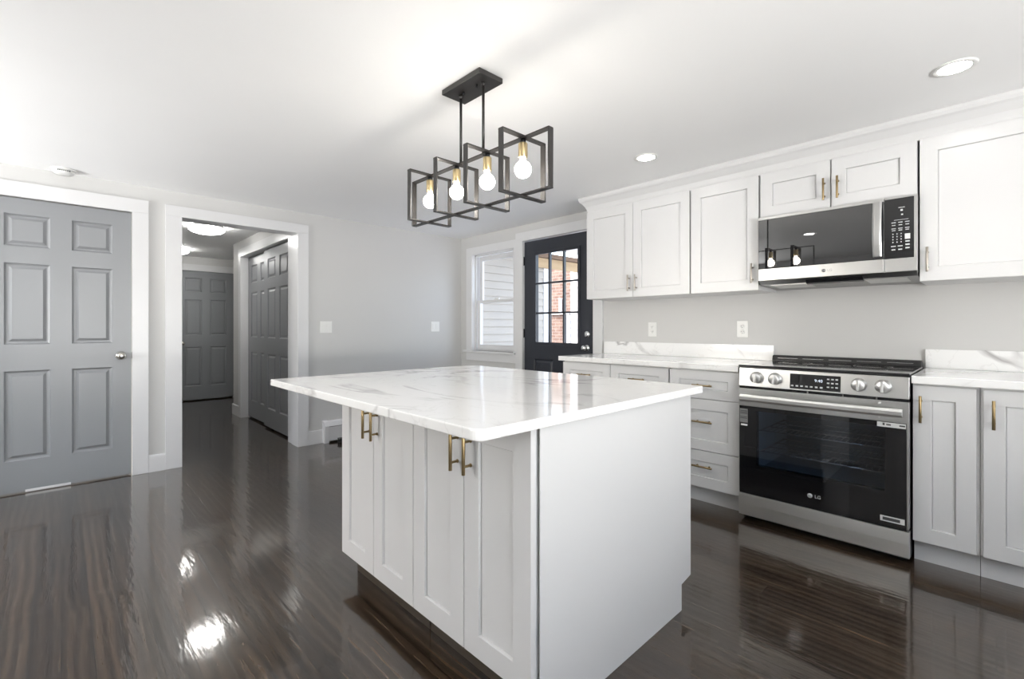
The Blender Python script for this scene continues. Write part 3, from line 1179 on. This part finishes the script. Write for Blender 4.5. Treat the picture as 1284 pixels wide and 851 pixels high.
for z in (0.700, 0.770):
    bm = bmesh.new()
    tube(bm, (-0.405, RY - 0.002, z), (-0.405, RY + 0.002, z), 0.005)
    obj('door_screw', bm, M['sticker_white'], dr)
# stickers
st = boxes('rating_sticker', [(rx0 + 0.006, rx0 + 0.050, RY + 0.0018, RY + 0.0028, 0.580, 0.662)], M['sticker'], dr, label='grey printed sticker at the top left of the oven door')
boxes('sticker_print', [(rx0 + 0.009, rx0 + 0.047, RY + 0.0012, RY + 0.0018, z, z + 0.004) for z in (0.648, 0.640, 0.632, 0.612, 0.604)], M['slot'], st)
boxes('barcode_sticker', [(rx0 + 0.012, rx0 + 0.048, RY + 0.0018, RY + 0.0028, 0.562, 0.572)], M['sticker_white'], dr)
st = boxes('energy_sticker', [(-0.414, rx1 - 0.012, RY + 0.0008, RY + 0.0020, 0.654, 0.678)], M['sticker_white'], dr, label='white printed strip at the top right of the oven door')
for a_, b_, c_, d_ in ((-0.392, -0.384, 0.662, 0.674), (-0.378, -0.360, 0.663, 0.670), (-0.328, -0.306, 0.663, 0.670)):
    boxes('printed_mark', [(a_, b_, RY + 0.0002, RY + 0.0010, c_, d_)], M['slot'], st)
st = boxes('warranty_sticker', [(-0.402, -0.308, RY + 0.0014, RY + 0.0028, 0.189, 0.216)], M['sticker_white'], dr, label='small white sticker at the lower right of the oven door')
boxes('sticker_print', [(-0.392, -0.325, RY + 0.0008, RY + 0.0014, 0.195, 0.210)], M['slot'], st)
# logo
bm = bmesh.new()
lathe(bm, [(0, 0), (0.0125, 0), (0.0125, 0.0006), (0, 0.0006)], (-0.705, RY + 0.0035, 0.231), (0, -1, 0))
lg = obj('logo', bm, M['printed'], dr)
text('logo_face', 'G', 0.015, (-0.705, RY + 0.0022, 0.231), M['slot'], lg)
text('logo_letters', 'LG', 0.024, (-0.668, RY + 0.0024, 0.231), M['printed'], lg)
# storage drawer, feet
bm = bmesh.new()
prism(bm, [(RY, 0.158), (RY - 0.001, 0.140), (RY - 0.002, 0.10), (RY + 0.001, 0.036), (RY + 0.006, 0.030), (RY + 0.044, 0.030), (RY + 0.044, 0.158)], rx0, rx1, 'X')
obj('storage_drawer', bm, M['steel_wavy'], rg, 0.001)
for x in (rx0 + 0.04, rx1 - 0.04):
    for y in (RY + 0.08, wb - 0.07):
        bm = bmesh.new()
        tube(bm, (x, y, 0.0), (x, y, 0.02), 0.018)
        obj('foot', bm, M['rubber'], rg)
boxes('kick_plate', [(rx0 + 0.01, rx1 - 0.01, RY + 0.060, RY + 0.066, 0.004, 0.03)], M['black'], rg)
# cooktop
ct = boxes('cooktop', [(rx0 - 0.002, rx1 + 0.001, RY + 0.004, wb - 0.045, 0.9135, 0.922)], M['cooktop'], rg, 0.002)
boxes('cooktop_rim', [(rx0 + 0.001, rx1 - 0.001, RY + 0.006, wb - 0.046, 0.905, 0.9135)], M['black'], rg)
for (x, y, r) in ((-0.87, 3.07, 0.115), (-0.49, 3.07, 0.10), (-0.87, 3.33, 0.08), (-0.49, 3.33, 0.09)):
    bm = bmesh.new()
    seg = 48
    A = [bm.verts.new((x + r * math.cos(2 * math.pi * i / seg), y + r * math.sin(2 * math.pi * i / seg), 0.9224)) for i in range(seg)]
    B = [bm.verts.new((x + (r - 0.003) * math.cos(2 * math.pi * i / seg), y + (r - 0.003) * math.sin(2 * math.pi * i / seg), 0.9224)) for i in range(seg)]
    for i in range(seg):
        j = (i + 1) % seg
        bm.faces.new((A[i], A[j], B[j], B[i]))
    obj('burner_ring', bm, M['sticker'], ct, recalc=False)
bm = bmesh.new()
prism(bm, [(wb - 0.100, 0.9215), (wb - 0.090, 0.950), (wb - 0.080, 0.956), (wb - 0.045, 0.956), (wb - 0.045, 0.9215)], rx0 + 0.004, rx1 - 0.004, 'X')
vt = obj('rear_vent', bm, M['black'], rg, 0.003)
sl = []
for k in range(5):
    x = rx0 + 0.04 + k * 0.146
    sl.append((x, x + 0.118, wb - 0.0972, wb - 0.085, 0.937, 0.9395))
boxes('vent_slots', sl, M['steel_dark'], vt)

# ------------------------------------------------------------------ microwave
mx0, mx1, MY, mz0, mz1 = -1.057, -0.2865, 3.207, 1.442, 1.843
mw = thing('microwave_oven', (mx0, wb, mz0), 'stainless over-the-range microwave with black glass door above the oven', 'microwave')
boxes('body', [(mx0, mx1, MY + 0.042, wb, mz0 - 0.008, mz1)], M['steel_dark'], mw, 0.002)
md = boxes('door', [(mx0, -0.424, MY, MY + 0.040, mz0, 1.5145), (mx0, -0.424, MY, MY + 0.040, 1.826, mz1)], M['steel'], mw, 0.0015)
boxes('door_glass', [(mx0, -0.424, MY + 0.002, MY + 0.040, 1.515, 1.8255)], M['mirror_glass'], md)
bm = bmesh.new()
N = 20
prev = None
for k in range(N + 1):
    u = k / N
    z = 1.527 + (1.824 - 1.527) * u
    bow = 0.024 + 0.022 * math.sin(math.pi * u)
    yc = MY - bow
    ring = [bm.verts.new(p) for p in ((-0.467, yc + 0.010, z), (-0.470, yc, z), (-0.461, yc - 0.007, z), (-0.437, yc - 0.007, z), (-0.428, yc, z), (-0.431, yc + 0.010, z))]
    if prev:
        for i in range(6):
            j = (i + 1) % 6
            bm.faces.new((prev[i], prev[j], ring[j], ring[i]))
    else:
        bm.faces.new(ring)
    prev = ring
bm.faces.new(prev)
for z in (1.540, 1.812):
    box(bm, -0.462, -0.436, MY - 0.022, MY + 0.003, z - 0.012, z + 0.012)
obj('handle', bm, M['steel'], md, 0.0015)
cpn = boxes('control_panel', [(-0.4215, mx1, MY, MY + 0.040, mz0, 1.5125), (-0.4215, mx1, MY, MY + 0.040, 1.832, mz1), (-0.300, mx1, MY, MY + 0.040, 1.5125, 1.832)], M['steel'], mw, 0.001)
kp = boxes('keypad', [(-0.4215, -0.300, MY + 0.001, MY + 0.04, 1.513, 1.8315)], M['black_glass'], cpn)
bm = bmesh.new()
yk = MY + 0.0004


def mark(x, z, w, h):
    box(bm, x - w / 2, x + w / 2, yk - 0.0006, yk + 0.0008, z - h / 2, z + h / 2)


mark(-0.350, 1.782, 0.026, 0.003)
mark(-0.350, 1.768, 0.010, 0.010)
mark(-0.348, 1.744, 0.008, 0.007)
mark(-0.352, 1.717, 0.060, 0.002)
for j, z in enumerate((1.704, 1.690, 1.672, 1.662)):
    for i in range(3):
        mark(-0.383 + i * 0.028, z, 0.018 - 0.003 * (j % 2), 0.004)
for j in range(4):
    for i in range(3):
        mark(-0.386 + i * 0.017, 1.643 - j * 0.0145, 0.004, 0.006)
for j, z in enumerate((1.600, 1.583, 1.565)):
    mark(-0.326, z, 0.017, 0.007)
for x in (-0.384, -0.356):
    mark(x, 1.578, 0.020, 0.005)
    mark(x, 1.560, 0.016, 0.006)
obj('key_marks', bm, M['printed'], kp)
boxes('key_sticker', [(-0.337, -0.315, yk - 0.0008, yk + 0.0008, 1.612, 1.640)], M['sticker_white'], kp)
text('logo_letters', 'LG', 0.020, (-0.672, MY - 0.0002, 1.477), M['steel_dark'], md)
bm = bmesh.new()
lathe(bm, [(0, 0), (0.010, 0), (0.010, 0.0008), (0, 0.0008)], (-0.702, MY, 1.477), (0, -1, 0))
obj('logo', bm, M['steel_dark'], md)
# underside: grease filters, lip and lamps
bm = bmesh.new()
prism(bm, [(MY + 0.006, mz0 - 0.002), (MY + 0.04, mz0 - 0.024), (wb - 0.01, mz0 - 0.040), (wb - 0.01, mz0 - 0.008), (MY + 0.04, mz0 - 0.0005)], mx0 + 0.002, mx1 - 0.002, 'X')
un = obj('underside', bm, M['steel_dark'], mw, 0.001)


def uz(y):
    return mz0 - 0.024 - (y - MY - 0.04) / (wb - 0.01 - MY - 0.04) * 0.016


for (a, b) in ((mx0 + 0.05, -0.80), (-0.52, mx1 - 0.05)):
    bm = bmesh.new()
    prism(bm, [(MY + 0.07, uz(MY + 0.07) - 0.003), (MY + 0.26, uz(MY + 0.26) - 0.003), (MY + 0.26, uz(MY + 0.26) + 0.002), (MY + 0.07, uz(MY + 0.07) + 0.002)], a, b, 'X')
    obj('grease_filter', bm, M['steel'], un, 0.001)
bm = bmesh.new()
prism(bm, [(MY + 0.012, mz0 - 0.003), (MY + 0.035, mz0 - 0.030), (MY + 0.060, mz0 - 0.036), (MY + 0.060, mz0 - 0.020)], -0.80, -0.52, 'X')
obj('vent_lip', bm, M['black'], un, 0.001)

# ------------------------------------------------------------------ chandelier
CY = 1.350
ch = thing('linear_chandelier', (-1.667, CY, H), 'black linear chandelier of four crossed open square frames above the island', 'chandelier')
bm = bmesh.new()
box(bm, -1.803, -1.530, CY - 0.068, CY + 0.068, H - 0.024, H - 0.0005)
cn = obj('canopy', bm, M['matte_black'], ch, 0.002)
for x in (-1.712, -1.617):
    bm = bmesh.new()
    tube(bm, (x, CY - 0.010, H - 0.024), (x, CY - 0.010, H - 0.036), 0.005)
    obj('canopy_screw', bm, M['hinge'], cn)
for x in (-1.746, -1.584):
    bm = bmesh.new()
    tube(bm, (x, CY, 1.905), (x, CY, H - 0.02), 0.0062)
    tube(bm, (x, CY, H - 0.040), (x, CY, H - 0.02), 0.010)
    obj('rod', bm, M['matte_black'], ch)


def frame_bm(axis, c, u0, u1, z0, z1, w=0.026, t=0.0055):
    bm = bmesh.new()
    for (a, b, p, q) in ((u0, u1, z1 - t, z1), (u0, u1, z0, z0 + t), (u0, u0 + t, z0 + t, z1 - t), (u1 - t, u1, z0 + t, z1 - t)):
        if axis == 'X':
            box(bm, a, b, c - w / 2, c + w / 2, p, q)
        else:
            box(bm, c - w / 2, c + w / 2, a, b, p, q)
    bmesh.ops.remove_doubles(bm, verts=bm.verts, dist=1e-5)
    return bm


obj('long_frame', frame_bm('X', CY, -2.150, -1.185, 1.679, 1.914), M['matte_black'], ch, 0.0008)
for x in (-1.336, -1.557, -1.778, -2.000):
    o = obj('square_frame', frame_bm('Y', x, CY - 0.124, CY + 0.124, 1.672, 1.921), M['matte_black'], ch, 0.0008)
    bm = bmesh.new()
    tube(bm, (x, CY, 1.909), (x, CY, 1.890), 0.012)
    obj('socket_cap', bm, M['hinge'], o)
    bm = bmesh.new()
    lathe(bm, [(0, 1.892), (0.017, 1.892), (0.019, 1.888), (0.019, 1.836), (0.0175, 1.832), (0, 1.832)], (x, CY, 0))
    obj('lamp_socket', bm, M['gold'], o, label='gold lamp socket')
    bm = bmesh.new()
    prof = [(0.011, 1.832), (0.0125, 1.820)]
    R_, zc = 0.0345, 1.785
    for k in range(4, 19):
        a = math.pi * k / 18
        prof.append((max(0.0, R_ * math.sin(a)) if k < 18 else 0.0, zc + R_ * math.cos(a)))
    lathe(bm, prof, (x, CY, 0), seg=28)
    obj('bulb', bm, M['bulb'], o, label='lit white globe bulb')

# ------------------------------------------------------------------ recessed ceiling lights
for i, (x, y, lab) in enumerate(((-1.588, 2.745, 'lit recessed ceiling downlight before the wall cabinets, left of the two in view'),
                                 (-0.125, 2.745, 'lit recessed ceiling downlight above the right wall cabinet'),
                                 (-1.540, 0.050, 'lit recessed ceiling downlight behind the island, outside the frame'),
                                 (0.900, 0.050, 'lit recessed ceiling downlight right of the camera'))):
    t = thing('recessed_light', (x, y, H), lab, 'ceiling light', 'recessed downlights in the kitchen ceiling')
    bm = bmesh.new()
    lathe(bm, [(0.052, -0.0005), (0.074, -0.0005), (0.074, -0.003), (0.070, -0.006), (0.056, -0.006), (0.052, -0.0005)], (x, y, H), seg=40)
    obj('trim_ring', bm, M['plastic'], t)
    bm = bmesh.new()
    lathe(bm, [(0, -0.0008), (0.055, -0.0008), (0.055, -0.0038), (0, -0.0038)], (x, y, H), seg=40)
    obj('lens', bm, M['lens'], t, label='glowing lens')
    sl_ = bpy.data.lights.new('downlight_beam', 'SPOT')
    sl_.energy = 20.0
    sl_.color = (1.0, 0.975, 0.94)
    sl_.spot_size = math.radians(104)
    sl_.spot_blend = 0.7
    sl_.shadow_soft_size = 0.05
    so = bpy.data.objects.new('downlight_beam', sl_)
    so.parent = t
    so.location = (0, 0, -0.012)
    COL.objects.link(so)

# smoke detector
t = thing('smoke_detector', (-4.545, 0.012, H), 'round white smoke detector on the ceiling above the left grey door', 'smoke detector')
bm = bmesh.new()
lathe(bm, [(0, -0.0005), (0.070, -0.0005), (0.070, -0.008), (0.060, -0.012), (0, -0.012)], (-4.545, 0.012, H), seg=36)
obj('mounting_plate', bm, M['plastic'], t)
bm = bmesh.new()
lathe(bm, [(0, -0.012), (0.058, -0.012), (0.058, -0.026), (0.050, -0.034), (0, -0.036)], (-4.545, 0.012, H), seg=36)
obj('cover', bm, M['plastic'], t)
boxes('vents', [(-4.5035, -4.487, 0.012 + k * 0.010 - 0.003, 0.012 + k * 0.010 + 0.003, H - 0.024, H - 0.016) for k in range(-3, 4)], M['slot'], t)

# hall flush lights
for (x, y, lab) in ((-6.0, 1.145, 'round frosted flush ceiling light in the hall, nearer one with metal clips'),
                    (-7.95, 1.135, 'farther flush ceiling light in the hall, partly hidden by the opening edge')):
    t = thing('flush_ceiling_light', (x, y, H), lab, 'ceiling light', 'flush lights on the hall ceiling')
    bm = bmesh.new()
    lathe(bm, [(0, -0.0005), (0.155, -0.0005), (0.155, -0.018), (0, -0.018)], (x, y, H), seg=40)
    obj('base_plate', bm, M['chrome'], t)
    bm = bmesh.new()
    lathe(bm, [(0, -0.020), (0.150, -0.020), (0.168, -0.034), (0.168, -0.046), (0.140, -0.066), (0.090, -0.080), (0.040, -0.086), (0, -0.087)], (x, y, H), seg=40)
    obj('glass_shade', bm, M['hall_glass'], t)
    for k in range(3):
        a = math.radians(48 + 120 * k)
        bm = bmesh.new()
        cx_, cy_ = x + 0.171 * math.cos(a), y + 0.171 * math.sin(a)
        tube(bm, (cx_, cy_, H - 0.001), (cx_, cy_, H - 0.056), 0.007, seg=12)
        tube(bm, (cx_, cy_, H - 0.050), (cx_ - 0.025 * math.cos(a), cy_ - 0.025 * math.sin(a), H - 0.064), 0.006, seg=12)
        obj('clip', bm, M['steel_dark'], t)


# ------------------------------------------------------------------ plates on the walls
def plate(name, axis, c, w, h, label, cat, kind, group):
    t = thing(name, c, label, cat, group)
    x, y, z = c
    bm = bmesh.new()
    if axis == 'Y':
        box(bm, x - w / 2, x + w / 2, y - 0.006, y - 0.0005, z - h / 2, z + h / 2)
    else:
        box(bm, x + 0.0005, x + 0.006, y - w / 2, y + w / 2, z - h / 2, z + h / 2)
    obj('cover_plate', bm, M['plastic'], t, 0.002)
    if kind == 'outlet':
        for s in (-1, 1):
            zc = z + s * 0.020
            bm = bmesh.new()
            lathe(bm, [(0, 0), (0.0165, 0), (0.0165, 0.002), (0.0155, 0.0028), (0, 0.0028)], (x, y - 0.006, zc), (0, -1, 0), 20)
            r = obj('receptacle', bm, M['plastic'], t)
            boxes('slots', [(x - 0.0075, x - 0.0050, y - 0.0094, y - 0.0085, zc - 0.002, zc + 0.007), (x + 0.0050, x + 0.0075, y - 0.0094, y - 0.0085, zc - 0.001, zc + 0.007),
                            (x - 0.002, x + 0.002, y - 0.0094, y - 0.0085, zc - 0.010, zc - 0.006)], M['slot'], r)
    else:
        n = 2
        for k in range(n):
            yc = y + (k - (n - 1) / 2) * 0.046
            boxes('rocker', [(x + 0.006, x + 0.0085, yc - 0.016, yc + 0.016, z - 0.033, z + 0.033)], M['plastic'], t, 0.001)
    return t


plate('wall_outlet', 'Y', (-2.025, WY, 1.130), 0.078, 0.120, 'white outlet on the wall below the two-door wall cabinet, farther left', 'outlet', 'outlet', 'outlets above the left countertop')
plate('wall_outlet', 'Y', (-1.298, WY, 1.133), 0.078, 0.120, 'white outlet on the wall nearest the oven', 'outlet', 'outlet', 'outlets above the left countertop')
plate('light_switch', 'X', (WX, 1.905, 1.150), 0.120, 0.116, 'white double light switch just right of the hall opening', 'light switch', 'switch', 'switches on the left wall')
plate('light_switch', 'X', (WX, 3.215, 1.158), 0.120, 0.118, 'white double light switch near the corner beside the window', 'light switch', 'switch', 'switches on the left wall')

# ------------------------------------------------------------------ baseboard heater
t = thing('baseboard_heater', (WX, 1.87, 0), 'low white metal baseboard heater on the left wall behind the island', 'heater')
hx = WX + 0.0005
bm = bmesh.new()
prism(bm, [(hx, 0.018), (hx + 0.058, 0.018), (hx + 0.062, 0.165), (hx + 0.046, 0.205), (hx, 0.215)], 1.905, 3.30, 'Y')
obj('cover', bm, M['trim'], t, 0.003)
for y0, y1 in ((1.868, 1.912), (3.296, 3.34)):
    bm = bmesh.new()
    prism(bm, [(hx, 0.0), (hx + 0.065, 0.0), (hx + 0.068, 0.168), (hx + 0.050, 0.210), (hx, 0.220)], y0, y1, 'Y')
    obj('end_cap', bm, M['trim'], t, 0.003)
boxes('outlet_louvre', [(hx + 0.056, hx + 0.0635, 1.915, 3.29, 0.158, 0.164)], M['steel_dark'], t)
bm = bmesh.new()
prism(bm, [(-4.575, 0.0), (-4.520, 0.0), (-4.520, 0.012), (-4.532, 0.016), (-4.532, 0.030), (-4.526, 0.034), (-4.526, 0.046), (-4.570, 0.046), (-4.570, 0.034), (-4.564, 0.030), (-4.564, 0.016), (-4.575, 0.012)], 1.985, 2.045, 'Y')
tag(obj('door_stop', bm, M['rubber'], None, 0.003), 'small black rubber block on the floor by the baseboard heater', 'door stop')

# ------------------------------------------------------------------ outside
ground = struct(boxes('ground', [(-30, 30, WY + 0.162, 40, -0.42, -0.22)], M['concrete']), 'pale ground outside the kitchen', 'ground')
# neighbouring wing with clapboard siding, seen through the window
bm = bmesh.new()
sx_ = -4.60
E0, E1 = WY + 0.165, 5.06
zz = 0.06
while zz < 2.9:
    z1_ = min(zz + 0.100, 2.95)
    prism(bm, [(sx_ - 0.02, zz), (sx_ + 0.016, zz), (sx_ + 0.016, zz + 0.004), (sx_ + 0.001, z1_), (sx_ - 0.02, z1_)], E0, E1, 'Y')
    zz += 0.100
struct(obj('wall_outside_siding', bm, M['cream']), 'cream clapboard siding of the house wing outside the window', 'wall')
struct(boxes('wall_outside_wing', [(-7.2, sx_ - 0.0205, E0, E1 - 0.002, -0.2, 2.95)], M['cream']))
struct(boxes('trim_10', [(sx_ - 0.09, sx_ + 0.020, E1 + 0.0005, E1 + 0.10, -0.2, 2.94)], M['trim'], bevel=0.003))
# porch beam and roof boards
tag(boxes('porch_beam', [(sx_ + 0.022, sx_ + 0.110, 4.50, 8.2, 2.155, 2.215)], M['timber_dark'], bevel=0.003), 'dark brown timber beam seen at the top of the outside door glass', 'beam')
tag(boxes('fascia_board', [(sx_ + 0.022, sx_ + 0.062, 4.50, 8.2, 2.010, 2.150)], M['timber'], bevel=0.003), 'bare tan timber board under the dark beam outside the door', 'board')
struct(boxes('wall_porch_soffit', [(sx_ + 0.022, -3.9, E0, 8.2, 2.30, 2.34)], M['trim']))
# brick house across the yard
struct(boxes('wall_outside_brick', [(-7.90, -6.71, 8.30, 8.60, -0.2, 2.60)], M['brick']), 'red brick wall outside, seen through the door glass', 'wall')
tag(boxes('white_ledge', [(-7.60, -6.72, 8.20, 8.295, 1.45, 1.50)], M['trim'], bevel=0.004), 'white ledge across the brick wall outside', 'ledge')
tag(boxes('white_post', [(-6.975, -6.920, 8.215, 8.27, 1.5005, 1.80), (-6.985, -6.910, 8.205, 8.28, 1.80, 1.82)], M['trim'], bevel=0.003), 'short white post standing on the ledge of the brick wall outside', 'post')
struct(boxes('trim_11', [(-6.758, -6.700, 8.23, 8.295, -0.22, 1.44)], M['trim'], bevel=0.003))
tag(boxes('navy_shutter', [(-6.880, -6.762, 8.24, 8.29, -0.22, 1.43)], M['navy_out'], bevel=0.004), 'narrow navy shutter panel outside, right of the brick', 'shutter')
bm = bmesh.new()
zz = -0.2
while zz < 2.7:
    prism(bm, [(8.40, zz), (8.30, zz), (8.31, zz + 0.15), (8.40, zz + 0.15)], -6.705, -5.0, 'X')
    zz += 0.15
struct(obj('wall_outside_white', bm, M['trim']), 'white sided wall outside at the right of the brick', 'wall')
